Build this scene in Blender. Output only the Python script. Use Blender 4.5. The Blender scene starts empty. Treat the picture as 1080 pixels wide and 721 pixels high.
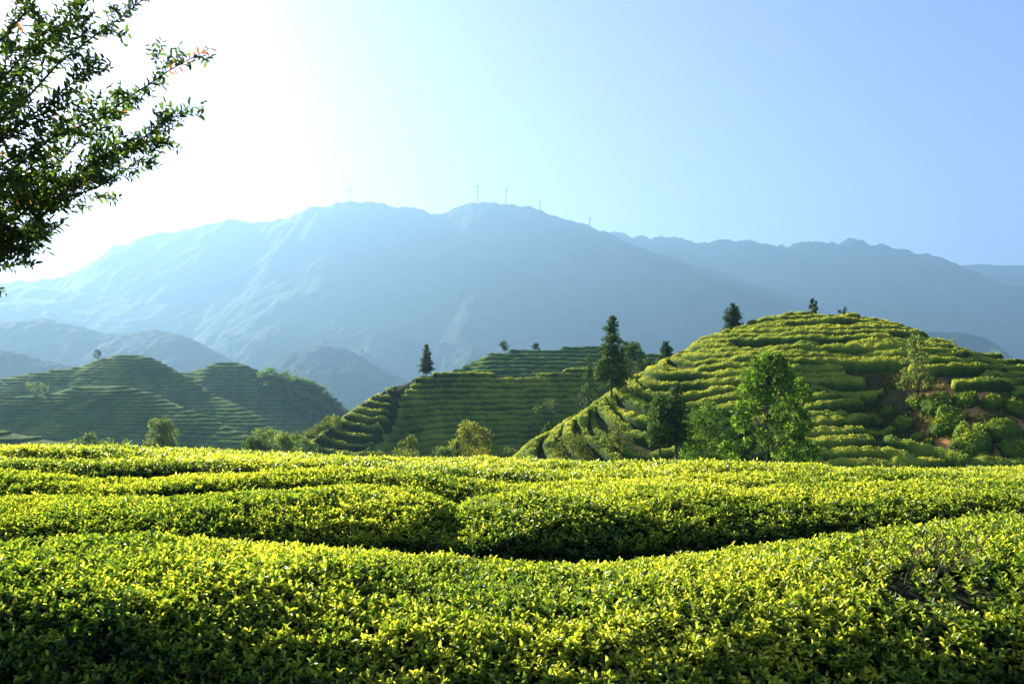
import bpy, math, random
import numpy as np
from mathutils import Vector

S = bpy.context.scene
COL = S.collection
R = math.radians

# ------------------------------------------------------------------ camera, sky, sun, exposure
# world origin = the eye; +Y looks along the view, +Z up, metres
F, CX, HY = 840.0, 540.0, 395.0          # focal length, centre column and horizon row of the 1080 px photograph
cam = bpy.data.cameras.new('camera'); camo = bpy.data.objects.new('camera', cam); COL.objects.link(camo)
cam.sensor_width = 36; cam.lens = F / 1080 * 36; cam.shift_y = (HY - 360.5) / 1080
cam.clip_start = 0.05; cam.clip_end = 30000
camo.rotation_euler = (R(90), 0, 0); S.camera = camo

AZ, EL = 43.0, 23.0                      # the sun stands to the left of the frame, ahead of the camera
SUN = Vector((-math.sin(R(AZ)) * math.cos(R(EL)), math.cos(R(AZ)) * math.cos(R(EL)), math.sin(R(EL))))
world = bpy.data.worlds.new('World'); S.world = world; world.use_nodes = True
nt = world.node_tree
sky = nt.nodes.new('ShaderNodeTexSky'); sky.sky_type = 'NISHITA'; sky.sun_disc = False
sky.sun_elevation = R(EL); sky.sun_rotation = R(-AZ); sky.altitude = 2500
sky.air_density = 1.0; sky.dust_density = 4.5; sky.ozone_density = 4.0
tint = nt.nodes.new('ShaderNodeMix'); tint.data_type = 'RGBA'; tint.blend_type = 'MULTIPLY'; tint.inputs['Factor'].default_value = 1
tint.inputs['B'].default_value = (1.0, .74, .86, 1); nt.links.new(sky.outputs[0], tint.inputs['A'])
nt.links.new(tint.outputs['Result'], nt.nodes['Background'].inputs[0])
nt.nodes['Background'].inputs[1].default_value = 0.075
sl = bpy.data.lights.new('sun', 'SUN'); sl.energy = 5.0; sl.angle = R(0.5); sl.color = (1.0, 0.93, 0.80)
so = bpy.data.objects.new('sun', sl); COL.objects.link(so)
so.rotation_euler = (-SUN).to_track_quat('-Z', 'Y').to_euler()
S.view_settings.view_transform = 'Standard'; S.view_settings.look = 'None'
S.view_settings.exposure = 2.25; S.view_settings.gamma = 1
HAZE_DENSITY, HAZE_COLOR, HAZE_G = 2.4e-4, (0.215, 0.37, 0.52, 1), 0.40
S.cycles.use_denoising = True
S.cycles.volume_bounces = 2
S.cycles.max_bounces = 8; S.cycles.diffuse_bounces = 3; S.cycles.transmission_bounces = 4
S.cycles.sample_clamp_indirect = 6

rng = np.random.default_rng(7)
random.seed(7)

# ------------------------------------------------------------------ noise
_perm = np.random.default_rng(3).permutation(4096)
_val = np.random.default_rng(4).random(4096) * 2 - 1
def _h(ix, iy, iz=0):
    return _val[_perm[(_perm[(_perm[ix & 4095] + iy) & 4095] + iz) & 4095]]
def vnoise(x, y, z=None):
    x = np.asarray(x, float); y = np.asarray(y, float)
    x, y = np.broadcast_arrays(x, y)
    ix = np.floor(x).astype(np.int64); iy = np.floor(y).astype(np.int64)
    fx = x - ix; fy = y - iy
    fx = fx * fx * (3 - 2 * fx); fy = fy * fy * (3 - 2 * fy)
    def pl(iz):
        a = _h(ix, iy, iz); b = _h(ix + 1, iy, iz); c = _h(ix, iy + 1, iz); d = _h(ix + 1, iy + 1, iz)
        return (a * (1 - fx) + b * fx) * (1 - fy) + (c * (1 - fx) + d * fx) * fy
    if z is None:
        return pl(0)
    z = np.broadcast_to(np.asarray(z, float), x.shape)
    iz = np.floor(z).astype(np.int64); fz = z - iz; fz = fz * fz * (3 - 2 * fz)
    return pl(iz) * (1 - fz) + pl(iz + 1) * fz
def fbm(x, y, z=None, o=4, ridge=False):
    t = 0; a = 1.0; s = 0
    for i in range(o):
        k = 2.03 ** i
        n = vnoise(np.asarray(x) * k + 17.3 * i, np.asarray(y) * k + 5.1 * i, None if z is None else np.asarray(z) * k)
        if ridge: n = 1 - 2 * np.abs(n)
        t = t + n * a; s += a; a *= 0.5
    return t / s

# ------------------------------------------------------------------ objects
def tag(o, label=None, cat=None, group=None, kind=None):
    if label: o['label'] = label
    if cat: o['category'] = cat
    if group: o['group'] = group
    if kind: o['kind'] = kind
    return o
def empty(name, loc, label, cat, group=None):
    o = bpy.data.objects.new(name, None); COL.objects.link(o); o.location = loc
    return tag(o, label, cat, group)
def mesh(name, V, Q, mats, parent=None, attrs=None, smooth=True, midx=None, T=None):
    """V (n,3), Q (m,4) quads, T (k,3) triangles. One object."""
    V = np.asarray(V, np.float32)
    parts = []; starts = []; tot = 0; nl = []
    if Q is not None and len(Q):
        Q = np.asarray(Q, np.int32); parts.append(Q.ravel()); nl.append(np.full(len(Q), 4))
    if T is not None and len(T):
        T = np.asarray(T, np.int32); parts.append(T.ravel()); nl.append(np.full(len(T), 3))
    loops = np.concatenate(parts); nl = np.concatenate(nl)
    st = np.concatenate([[0], np.cumsum(nl)[:-1]])
    me = bpy.data.meshes.new(name)
    me.vertices.add(len(V)); me.vertices.foreach_set('co', V.ravel())
    me.loops.add(len(loops)); me.loops.foreach_set('vertex_index', loops.astype(np.int32))
    me.polygons.add(len(nl)); me.polygons.foreach_set('loop_start', st.astype(np.int32))
    try: me.polygons.foreach_set('loop_total', nl.astype(np.int32))
    except Exception: pass
    if smooth: me.polygons.foreach_set('use_smooth', np.ones(len(nl), bool))
    for m in (mats if isinstance(mats, (list, tuple)) else [mats]): me.materials.append(m)
    if midx is not None: me.polygons.foreach_set('material_index', np.asarray(midx, np.int32))
    for k, v in (attrs or {}).items():
        a = me.attributes.new(k, 'FLOAT', 'POINT'); a.data.foreach_set('value', np.asarray(v, np.float32))
    me.update(calc_edges=True); me.validate(clean_customdata=False)
    o = bpy.data.objects.new(name, me); COL.objects.link(o)
    if parent is not None: o.parent = parent
    return o
def grid_faces(nu, nv, base=0):
    i = np.arange(nu - 1)[:, None] * nv + np.arange(nv - 1)[None, :] + base
    return np.stack([i, i + nv, i + nv + 1, i + 1], -1).reshape(-1, 4)
def tube(P, r, k=6):
    P = np.asarray(P, float); r = np.broadcast_to(np.asarray(r, float), (len(P),))
    t = np.gradient(P, axis=0); t /= np.linalg.norm(t, axis=1, keepdims=True) + 1e-9
    up = np.array([0.31, 0.95, 0.05]); a = np.cross(t, up); a /= np.linalg.norm(a, axis=1, keepdims=True) + 1e-9
    b = np.cross(t, a); th = np.arange(k) / k * 2 * np.pi
    V = P[:, None] + r[:, None, None] * (a[:, None] * np.cos(th)[None, :, None] + b[:, None] * np.sin(th)[None, :, None])
    n = len(P); i = np.arange(n - 1)[:, None] * k; j = np.arange(k)[None]; j2 = (j + 1) % k
    Q = np.stack([i + j, i + j2, i + k + j2, i + k + j], -1).reshape(-1, 4)
    return V.reshape(-1, 3), Q
def join(parts):
    V = []; Q = []; n = 0
    for v, q in parts:
        V.append(v); Q.append(np.asarray(q) + n); n += len(v)
    return np.concatenate(V), np.concatenate(Q)
def nrm(a): return a / (np.linalg.norm(a, axis=-1, keepdims=True) + 1e-9)

def leaf_mesh(P, D, Nr, L, W, simple=False):
    """P base points, D long axis, Nr rough face normal, L length, W width -> V, Q, repeat."""
    D = nrm(D); Sd = nrm(np.cross(D, Nr)); Nn = np.cross(Sd, D)
    L = L[:, None]; W = W[:, None]
    if simple:
        V = np.stack([P, P + D * L * .45 + Sd * W * .5, P + D * L, P + D * L * .45 - Sd * W * .5], 1)
        i = np.arange(len(P))[:, None] * 4
        return V.reshape(-1, 3), i + np.array([[0, 1, 2, 3]]), 4
    f = W * .22
    V = np.stack([P,
                  P + D * L * .30 + Sd * W * .46 + Nn * f,
                  P + D * L * .70 + Sd * W * .38 + Nn * f * .8,
                  P + D * L - Nn * L * .10,
                  P + D * L * .70 - Sd * W * .38 + Nn * f * .8,
                  P + D * L * .30 - Sd * W * .46 + Nn * f], 1)
    i = np.arange(len(P))[:, None] * 6
    Q = np.stack([i + np.array([[0, 1, 2, 3]]), i + np.array([[0, 3, 4, 5]])], 1).reshape(-1, 4)
    return V.reshape(-1, 3), Q, 6

# ------------------------------------------------------------------ materials
def new_mat(name):
    m = bpy.data.materials.new(name); m.use_nodes = True
    n = m.node_tree.nodes; l = m.node_tree.links
    return m, n, l, n['Principled BSDF'], n['Material Output']
def ramp(n, stops):
    r = n.new('ShaderNodeValToRGB'); e = r.color_ramp.elements
    while len(e) < len(stops): e.new(0.5)
    for k, (p, c) in enumerate(stops): e[k].position = p; e[k].color = (*c, 1)
    return r
def math_node(n, l, op, a, b):
    m = n.new('ShaderNodeMath'); m.operation = op
    for i, v in enumerate((a, b)):
        if isinstance(v, (int, float)): m.inputs[i].default_value = v
        else: l.new(v, m.inputs[i])
    return m.outputs[0]
def pos_noise(n, l, scale, detail=4, rough=.6, vec=None):
    t = n.new('ShaderNodeTexNoise'); t.inputs['Scale'].default_value = scale
    t.inputs['Detail'].default_value = detail; t.inputs['Roughness'].default_value = rough
    if vec is None:
        g = n.new('ShaderNodeNewGeometry'); vec = g.outputs['Position']
    l.new(vec, t.inputs['Vector'])
    return t.outputs['Fac']
def leafy(name, stops, trans=0.45, rough=0.4, spec=0.4, noise=None, tcol=1.8, tmul=(1.0, 1.0, .55)):
    """foliage: colour from the per-leaf attributes 'tone' and 'rnd'; thin, lets light through."""
    m, n, l, bs, out = new_mat(name)
    a = n.new('ShaderNodeAttribute'); a.attribute_name = 'tone'
    b = n.new('ShaderNodeAttribute'); b.attribute_name = 'rnd'
    v = math_node(n, l, 'ADD', a.outputs['Fac'], math_node(n, l, 'MULTIPLY', math_node(n, l, 'SUBTRACT', b.outputs['Fac'], 0.5), 0.42))
    if noise:
        v = math_node(n, l, 'ADD', v, math_node(n, l, 'MULTIPLY', math_node(n, l, 'SUBTRACT', pos_noise(n, l, noise), .5), .7))
    r = ramp(n, stops); l.new(v, r.inputs[0]); l.new(r.outputs[0], bs.inputs['Base Color'])
    bs.inputs['Roughness'].default_value = rough; bs.inputs['Specular IOR Level'].default_value = spec
    tr = n.new('ShaderNodeBsdfTranslucent'); mx = n.new('ShaderNodeMix'); mx.data_type = 'RGBA'; mx.blend_type = 'MULTIPLY'
    mx.inputs['Factor'].default_value = 1; l.new(r.outputs[0], mx.inputs['A']); mx.inputs['B'].default_value = (tcol * tmul[0], tcol * tmul[1], tcol * tmul[2], 1)
    l.new(mx.outputs['Result'], tr.inputs[0])
    ms = n.new('ShaderNodeMixShader'); ms.inputs[0].default_value = trans
    l.new(bs.outputs[0], ms.inputs[1]); l.new(tr.outputs[0], ms.inputs[2]); l.new(ms.outputs[0], out.inputs['Surface'])
    return m
def plain(name, stops, scale, rough=.9, bump=0, bscale=None, bdist=.1, detail=6, spec=.2):
    m, n, l, bs, out = new_mat(name)
    r = ramp(n, stops); l.new(pos_noise(n, l, scale, detail), r.inputs[0]); l.new(r.outputs[0], bs.inputs['Base Color'])
    bs.inputs['Roughness'].default_value = rough; bs.inputs['Specular IOR Level'].default_value = spec
    if bump:
        bp = n.new('ShaderNodeBump'); bp.inputs['Strength'].default_value = bump; bp.inputs['Distance'].default_value = bdist
        l.new(pos_noise(n, l, bscale or scale * 4, 6, .7), bp.inputs['Height']); l.new(bp.outputs[0], bs.inputs['Normal'])
    return m

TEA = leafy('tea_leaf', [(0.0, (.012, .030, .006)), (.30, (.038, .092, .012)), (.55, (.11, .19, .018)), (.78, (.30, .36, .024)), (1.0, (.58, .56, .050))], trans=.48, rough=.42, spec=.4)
TEACORE = plain('tea_twig_mass', [(.3, (.006, .011, .004)), (.55, (.018, .024, .008)), (.75, (.045, .030, .016))], 9, bump=.8, bscale=30, bdist=.03)
TWIG = plain('tea_twig', [(.3, (.05, .035, .022)), (.7, (.13, .09, .06))], 30)
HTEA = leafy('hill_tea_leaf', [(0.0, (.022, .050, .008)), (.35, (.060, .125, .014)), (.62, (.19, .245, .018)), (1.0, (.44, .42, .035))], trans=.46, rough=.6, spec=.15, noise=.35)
HBODY = leafy('hill_tea_hedge', [(0.0, (.014, .030, .006)), (.35, (.042, .085, .012)), (.62, (.12, .18, .018)), (1.0, (.27, .31, .03))], trans=.12, rough=.9, spec=.08, noise=.35)  # lowest stop kept dark for the shade painted on hedge sides
FTEA = leafy('far_tea_hedge', [(0.0, (.018, .055, .010)), (.40, (.036, .095, .014)), (.70, (.08, .155, .018)), (1.0, (.18, .25, .028))], trans=.12, rough=1.0, spec=.02, noise=.05)
SOIL = plain('field_soil', [(.3, (.035, .024, .016)), (.55, (.09, .062, .04)), (.75, (.16, .12, .085))], 3.5, bump=.8, bscale=18, bdist=.05)
CONIF = leafy('conifer_needles', [(0, (.010, .030, .010)), (.5, (.032, .075, .018)), (1, (.11, .17, .030))], trans=.28, rough=.65, spec=.15)
BROAD = leafy('broad_leaves', [(0, (.020, .055, .008)), (.5, (.065, .14, .016)), (1, (.17, .26, .03))], trans=.48, rough=.6, spec=.15)
PALE = leafy('pale_green_leaves', [(0, (.05, .08, .02)), (.5, (.11, .16, .035)), (1, (.22, .27, .07))], trans=.45, rough=.65, spec=.15)
YELL = leafy('yellow_green_leaves', [(0, (.045, .07, .012)), (.5, (.11, .14, .02)), (1, (.24, .24, .035))], trans=.5, rough=.65, spec=.15)
NEARL = leafy('myrtle_leaves', [(0, (.010, .026, .006)), (.45, (.034, .075, .012)), (.75, (.10, .17, .02)), (.90, (.16, .17, .02)), (1.0, (.50, .12, .02))], trans=.5, rough=.4, spec=.35)
BARK = plain('bark', [(.3, (.035, .025, .018)), (.7, (.12, .09, .065))], 6, bump=.5, bscale=40, bdist=.02)

# ------------------------------------------------------------------ picture helpers: pixel and depth -> place
def W(px, py, D): return np.array([(px - CX) * D / F, D, (HY - py) * D / F])
def smooth_interp(xs, ys):
    """monotone cubic through the picks"""
    xs = np.asarray(xs, float); ys = np.asarray(ys, float)
    h = np.diff(xs); d = np.diff(ys) / h; m = np.zeros(len(xs))
    m[0], m[-1] = d[0], d[-1]
    for i in range(1, len(xs) - 1):
        if d[i - 1] * d[i] > 0:
            w1 = 2 * h[i] + h[i - 1]; w2 = h[i] + 2 * h[i - 1]
            m[i] = (w1 + w2) / (w1 / d[i - 1] + w2 / d[i])
    def f(x):
        x = np.asarray(x, float); i = np.clip(np.searchsorted(xs, x) - 1, 0, len(xs) - 2)
        t = (x - xs[i]) / h[i]; tc = np.clip(t, 0, 1)
        y = (2 * tc**3 - 3 * tc**2 + 1) * ys[i] + (tc**3 - 2 * tc**2 + tc) * h[i] * m[i] + (-2 * tc**3 + 3 * tc**2) * ys[i + 1] + (tc**3 - tc**2) * h[i] * m[i + 1]
        return y + np.where(t < 0, (x - xs[0]) * m[0], 0) + np.where(t > 1, (x - xs[-1]) * m[-1], 0)
    return f

# ------------------------------------------------------------------ the near tea field
TX = np.linspace(-330, 1410, 88)
def crest(pts):
    p = np.array(pts, float); f = smooth_interp(p[:, 0], p[:, 1])
    return f(np.clip(TX, p[0, 0], p[-1, 0]))
ROWS = [  # silhouette depth, width, crest picks (px, py)
    (3.55, 1.72, [(-330, 600), (-120, 586), (0, 573), (65, 560), (100, 558), (200, 564), (300, 569), (400, 577), (500, 585), (600, 590), (665, 589), (730, 583), (790, 575), (840, 567), (915, 555), (990, 546), (1080, 541), (1250, 536), (1410, 540)]),
    (5.85, 1.65, [(-330, 530), (-100, 528), (0, 523), (100, 524), (200, 522), (300, 516), (380, 514), (440, 516), (478, 524), (510, 521), (560, 517), (620, 514), (690, 511), (840, 510), (1080, 507), (1410, 504)]),
    (7.9, 1.35, [(-330, 500), (-60, 494), (0, 492), (75, 496), (140, 503), (200, 502), (300, 500), (400, 499), (470, 503), (540, 508), (600, 503), (665, 499), (760, 499), (900, 502), (1080, 504), (1410, 502)]),
    (9.9, 1.25, [(-330, 486), (-60, 481), (0, 481), (60, 485), (120, 490), (180, 488), (260, 486), (350, 485), (450, 490), (560, 492), (640, 494), (720, 491), (820, 493), (900, 497), (1080, 498), (1410, 497)]),
    (11.9, 1.2, [(-330, 480), (0, 475), (60, 474), (140, 478), (230, 480), (330, 485), (400, 487), (450, 486), (560, 489), (700, 492), (800, 493), (940, 496), (1080, 496), (1410, 494)]),
    (13.9, 1.2, [(-330, 474), (0, 471), (60, 470), (120, 473), (200, 476), (300, 481), (400, 485), (520, 487), (640, 491), (760, 492.5), (900, 495.5), (1080, 495.5), (1410, 493)]),
    (16.0, 1.3, [(-330, 471), (0, 470), (60, 470.5), (120, 471.5), (200, 475), (300, 481), (400, 485.5), (520, 488), (640, 491), (760, 493), (900, 496), (1080, 496), (1410, 494)]),
]
RX, RD, RZ = [], [], []
for k, (D, w, pts) in enumerate(ROWS):
    py = crest(pts)
    wob = 0.10 * np.sin(TX / 130 + k * 2.1) + 0.07 * np.sin(TX / 57 + k * 1.3)
    Dc = D + wob + (0 if k else 0.0)
    z = (HY - py) * Dc / F + (0 if k < 2 else .045 * np.sin(TX / (70 + 9 * k) + k * 1.9))
    RX.append((TX - CX) * Dc / F); RD.append(Dc - w * .27); RZ.append(z + .035)
def row_at(k, x): return np.interp(x, RX[k], RD[k]), np.interp(x, RX[k], RZ[k])

def far_floor(x, y):
    return np.interp(y, [0, 16, 24, 45, 60, 120, 260, 600, 1200, 2200, 4000, 40000], [-4, -4, -8, -16, -18, -24, -42, -75, -120, -170, -200, -200])
def ground_z(x, y):
    x = np.asarray(x, float); y = np.asarray(y, float)
    x, y = np.broadcast_arrays(x, y)
    ys = [np.full(x.shape, -3000.), np.full(x.shape, 1.0)]; zs = [np.full(x.shape, -1.02), np.full(x.shape, -1.02)]
    d0, z0 = row_at(0, x)
    bank = np.where(x < 0, 1, 1) * 0.0
    lft = 1 / (1 + np.exp((x + 1.15) * 5))          # raised path bank on the left
    ys.append(np.full(x.shape, 1.75)); zs.append(-1.12 + .20 * lft)
    ys.append(d0 - .80); zs.append((z0 - .78) * (1 - lft) + -.86 * lft)
    for k in range(7):
        d, z = row_at(k, x); ys.append(d + (.0 if k else .15)); zs.append(z - .78)
    d, z = row_at(6, x); ys.append(d + 1.6); zs.append(z - .85)
    ys.append(d + 7.0); zs.append(z - 3.6)
    ys.append(d + 24.0); zs.append(np.full(x.shape, -14.0))
    ys = np.stack(ys); zs = np.stack(zs)
    out = far_floor(x, y)
    near = np.full(x.shape, np.nan)
    for i in range(len(ys) - 1):
        t = (y - ys[i]) / np.maximum(ys[i + 1] - ys[i], 1e-6)
        mk = (t >= 0) & (t <= 1)
        near = np.where(mk, zs[i] * (1 - t) + zs[i + 1] * t, near)
    w = np.clip((np.abs(x) - 40) / 60, 0, 1)
    near = np.where(np.isnan(near), out, near)
    yb = ys[-1]
    past = np.clip((y - yb) / 30, 0, 1)
    near = np.where(y > yb, -14 * (1 - past) + np.minimum(out, -14) * past, near)
    fade = np.clip((-y - 5) / 200, 0, 1)
    return near * (1 - fade) + fade * -4 + fbm(x * .9, y * .9, o=3) * .03

gx = np.sinh(np.linspace(-1, 1, 401) * 7.4) / math.sinh(7.4) * 9500
gy = np.concatenate([-np.geomspace(3000, 4, 30), np.linspace(-2, 20, 150), np.geomspace(20.3, 6300, 150)])
GX, GY = np.meshgrid(gx, gy, indexing='ij'); GZ = ground_z(GX, GY)
m, n, l, bs, out = new_mat('ground_cover')
g = n.new('ShaderNodeNewGeometry'); sx = n.new('ShaderNodeSeparateXYZ'); l.new(g.outputs['Position'], sx.inputs[0])
near_r = ramp(n, [(.3, (.030, .021, .014)), (.5, (.085, .060, .040)), (.72, (.17, .13, .09))]); l.new(pos_noise(n, l, 5, 8, .7), near_r.inputs[0])
far_r = ramp(n, [(.3, (.020, .045, .012)), (.5, (.045, .085, .018)), (.7, (.10, .13, .035))]); l.new(pos_noise(n, l, .12, 8, .7), far_r.inputs[0])
fm = n.new('ShaderNodeMapRange'); l.new(sx.outputs['Y'], fm.inputs[0]); fm.inputs[1].default_value = 17; fm.inputs[2].default_value = 22
mx = n.new('ShaderNodeMix'); mx.data_type = 'RGBA'; l.new(fm.outputs[0], mx.inputs['Factor']); l.new(near_r.outputs[0], mx.inputs['A']); l.new(far_r.outputs[0], mx.inputs['B'])
l.new(mx.outputs['Result'], bs.inputs['Base Color']); bs.inputs['Roughness'].default_value = .95
bp = n.new('ShaderNodeBump'); bp.inputs['Strength'].default_value = .7; bp.inputs['Distance'].default_value = .04
l.new(pos_noise(n, l, 22, 6, .7), bp.inputs['Height']); l.new(bp.outputs[0], bs.inputs['Normal'])
tag(mesh('ground', np.stack([GX, GY, GZ], -1).reshape(-1, 3), grid_faces(len(gx), len(gy)), m), kind='structure')
_gxm = gx; 

# ------------------------------------------------------------------ hills
PXM = 1080
class Hill:
    """a ridge whose crest runs through picks (px, py, depth); falls away towards the camera and behind"""
    def __init__(s, name, picks, front, back, rnd=2.0, extra=None, nx=220, ny=160, depth=40, behind=12, mat=None, x_pad=(0, 0), label=None, build=True, ridge=0, seed=0, floor=True, drop=0.0):
        p = np.array(picks, float)
        X = (p[:, 0] - CX) * p[:, 2] / F; Z = (HY - p[:, 1]) * p[:, 2] / F - drop
        s.yc = smooth_interp(X, p[:, 2]); s.zc = smooth_interp(X, Z)
        s.x0, s.x1 = X[0] - x_pad[0], X[-1] + x_pad[1]
        s.front, s.back, s.rnd, s.extra = front, back, rnd, extra
        s.ridge, s.seed = ridge, seed; s.floor = floor
        s.depth, s.behind = depth, behind
        if build:
            xs = np.linspace(s.x0, s.x1, nx); ts = np.concatenate([np.linspace(-depth, 0, ny), np.linspace(0, behind, max(6, ny // 4))[1:]])
            GX, TT = np.meshgrid(xs, ts, indexing='ij'); GY = s.yc(GX) + TT
            GZ = s.z(GX, GY) 
            o = mesh(name, np.stack([GX, GY, GZ], -1).reshape(-1, 3), grid_faces(*GX.shape), mat)
            tag(o, label, kind='structure'); s.obj = o
    def z(s, x, y):
        t = y - s.yc(x)
        tf = np.maximum(-t, 0); tb = np.maximum(t, 0)
        r = s.rnd
        df = s.front(tf, x) if callable(s.front) else s.front * tf
        df = df * tf / (tf + r)                     # rounded crest
        db = s.back * tb * tb / (tb + r)
        z = s.zc(x) - df - db
        if s.extra is not None: z = z + s.extra(x, y, t)
        if s.ridge:
            a, sc = s.ridge
            n_ = fbm(x / sc + s.seed, (y + .35 * x) / (sc * 1.7) + s.seed, o=6, ridge=True) - .45
            z = z + a * n_ * (.10 + .9 * np.clip(tf / (s.depth * .25), 0, 1))
        if s.floor:
            z = np.maximum(z, np.minimum(far_floor(x, y), -13) - 3)
        return z

def hill_mat(name, stops, scale, patch=None, bump=.5, bscale=2, bdist=.3):
    m, n, l, bs, out = new_mat(name)
    r = ramp(n, stops); l.new(pos_noise(n, l, scale, 8, .65), r.inputs[0])
    col = r.outputs[0]
    if patch:
        cx, cy, rad, pc = patch
        g = n.new('ShaderNodeNewGeometry'); vm = n.new('ShaderNodeVectorMath'); vm.operation = 'DISTANCE'
        sc = n.new('ShaderNodeVectorMath'); sc.operation = 'MULTIPLY'; sc.inputs[1].default_value = (1, .55, 0); l.new(g.outputs['Position'], sc.inputs[0])
        l.new(sc.outputs[0], vm.inputs[0]); vm.inputs[1].default_value = (cx, cy * .55, 0)
        d = math_node(n, l, 'ADD', vm.outputs['Value'], math_node(n, l, 'MULTIPLY', math_node(n, l, 'SUBTRACT', pos_noise(n, l, .35, 6, .7), .5), rad * 1.6))
        mr = n.new('ShaderNodeMapRange'); l.new(d, mr.inputs[0]); mr.inputs[1].default_value = rad; mr.inputs[2].default_value = rad * .8
        mx = n.new('ShaderNodeMix'); mx.data_type = 'RGBA'; l.new(mr.outputs[0], mx.inputs['Factor']); l.new(col, mx.inputs['A'])
        pr = ramp(n, [(.3, pc[0]), (.7, pc[1])]); l.new(pos_noise(n, l, 1.2, 8, .7), pr.inputs[0]); l.new(pr.outputs[0], mx.inputs['B'])
        col = mx.outputs['Result']
    l.new(col, bs.inputs['Base Color']); bs.inputs['Roughness'].default_value = .95; bs.inputs['Specular IOR Level'].default_value = .03
    bp = n.new('ShaderNodeBump'); bp.inputs['Strength'].default_value = bump; bp.inputs['Distance'].default_value = bdist
    l.new(pos_noise(n, l, bscale, 8, .7), bp.inputs['Height']); l.new(bp.outputs[0], bs.inputs['Normal'])
    return m

HILLSOIL = hill_mat('right_hill_soil', [(.3, (.035, .030, .014)), (.5, (.075, .070, .024)), (.7, (.11, .13, .03))], .8,
                    patch=(37.5, 57.5, 6.8, ((.38, .16, .05), (.56, .30, .12))), bump=.8, bscale=3, bdist=.25)
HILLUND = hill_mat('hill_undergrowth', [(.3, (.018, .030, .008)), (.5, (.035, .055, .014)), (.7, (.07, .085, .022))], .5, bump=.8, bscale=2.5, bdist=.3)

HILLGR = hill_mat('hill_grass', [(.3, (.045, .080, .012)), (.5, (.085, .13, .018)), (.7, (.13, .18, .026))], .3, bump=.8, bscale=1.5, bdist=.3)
# right tea hill
def rh_front(t, x):
    a = np.interp(x, [0, 15, 30, 45, 60], [.50, .46, .34, .30, .28]); b = np.interp(x, [0, 15, 30, 45, 60], [.50, .52, .60, .58, .55])
    k = np.interp(x, [0, 30, 60], [10, 15, 12])
    return np.where(t < k, a * t, a * k + b * (t - k))
def rh_extra(x, y, t):
    gul = -2.3 * np.exp(-((x - 31.0 - (70 - y) * .12) / 3.6) ** 2) * np.exp(-((y - 69) / 8.0) ** 2)
    mound = 1.1 * np.exp(-((x - 40) / 5.0) ** 2 - ((y - 66) / 6.0) ** 2)
    return gul + mound + .35 * fbm(x / 9, y / 9, o=3)
RH = Hill('hill', [(500, 512, 64), (530, 494, 66), (556, 467, 69), (593, 446, 72), (629.6, 423, 76), (658, 404, 79), (687.5, 386, 82), (719, 371, 85), (740, 359, 87), (764, 350, 88), (793, 341, 89), (820, 332, 90), (845, 328.5, 91), (870, 328.5, 91), (891, 330, 91), (913, 335, 90), (935.5, 341, 89), (960.5, 352, 88), (988, 363, 86), (1008, 369.5, 85), (1044, 374, 84), (1080, 377, 84), (1180, 378, 86), (1330, 395, 88)],
          rh_front, .45, 4.0, rh_extra, nx=300, ny=200, depth=44, behind=16, drop=.75, mat=HILLSOIL, x_pad=(2, 6))
# central tea hill with its dark front and lit left flank
def ch_extra(x, y, t):
    # a spur edge: left of it the flank drops away to the left
    e = -18.5 + (y - 138) * -.02
    return -0.10 * np.maximum(e - x, 0) * np.clip(-t / 10, 0, 1) + .3 * fbm(x / 14, y / 14, o=3)
def ch_front(t, x): 
    a = np.interp(x, [-40, -20, -14, 15], [.32, .42, .92, 1.0])
    return a * t
CH = Hill('hill', [(230, 508, 100), (262, 497, 103), (290, 485, 106), (330, 461, 112), (360, 439, 120), (388, 420, 127), (412, 406.5, 133), (434, 397, 137), (452, 391, 139), (489, 389, 140), (534, 393, 140), (552, 394, 141), (580, 389, 143), (608, 387, 145), (640, 389, 146), (680, 396, 146), (740, 415, 144)],
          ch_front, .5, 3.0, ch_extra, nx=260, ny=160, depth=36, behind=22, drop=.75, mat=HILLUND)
BH = Hill('hill', [(440, 406, 232), (470, 393, 240), (489, 385, 246), (504, 377.6, 250), (522, 370, 255), (550, 367, 260), (580, 368.5, 262), (596, 364.7, 266), (620, 363, 268), (650, 365, 268), (690, 372, 262), (760, 392, 250)],
          .42, .4, 5.0, lambda x, y, t: .9 * fbm(x / 16, y / 16, o=3) - 2.2 * np.exp(-((x + 12 - t * .5) / 5) ** 2) * np.clip(-t / 8, 0, 1), nx=200, ny=110, depth=62, behind=20, drop=.75, mat=HILLUND)
# left tea hills
L1 = Hill('hill', [(-160, 425, 285), (-60, 419, 282), (0, 416, 280), (53, 412.5, 280), (88, 405.5, 280), (123, 405.5, 278), (148, 411, 274), (176, 423, 267), (211, 435.5, 257), (246, 451, 247), (274.5, 462, 240), (302, 472, 232), (360, 492, 220)],
          lambda t, x: .95 * t, .30, 7.0, lambda x, y, t: .8 * fbm(x / 30, y / 30, o=3), nx=240, ny=120, depth=85, behind=18, drop=.4, mat=HILLGR)
L2 = Hill('hill', [(-160, 418, 372), (-60, 405, 368), (0, 397.5, 365), (35, 391, 362), (88, 384.5, 360), (105.5, 378.5, 360), (134, 373, 358), (151, 375, 355), (176, 386, 348), (197, 398.5, 340), (225, 412.6, 330), (253, 426.6, 318), (281.5, 442.5, 306), (306, 456.6, 297), (360, 482, 280)],
          lambda t, x: .90 * t, .35, 7.0, lambda x, y, t: 1.0 * fbm(x / 40, y / 40, o=3), nx=240, ny=110, depth=95, behind=25, drop=.4, mat=HILLGR)
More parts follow.
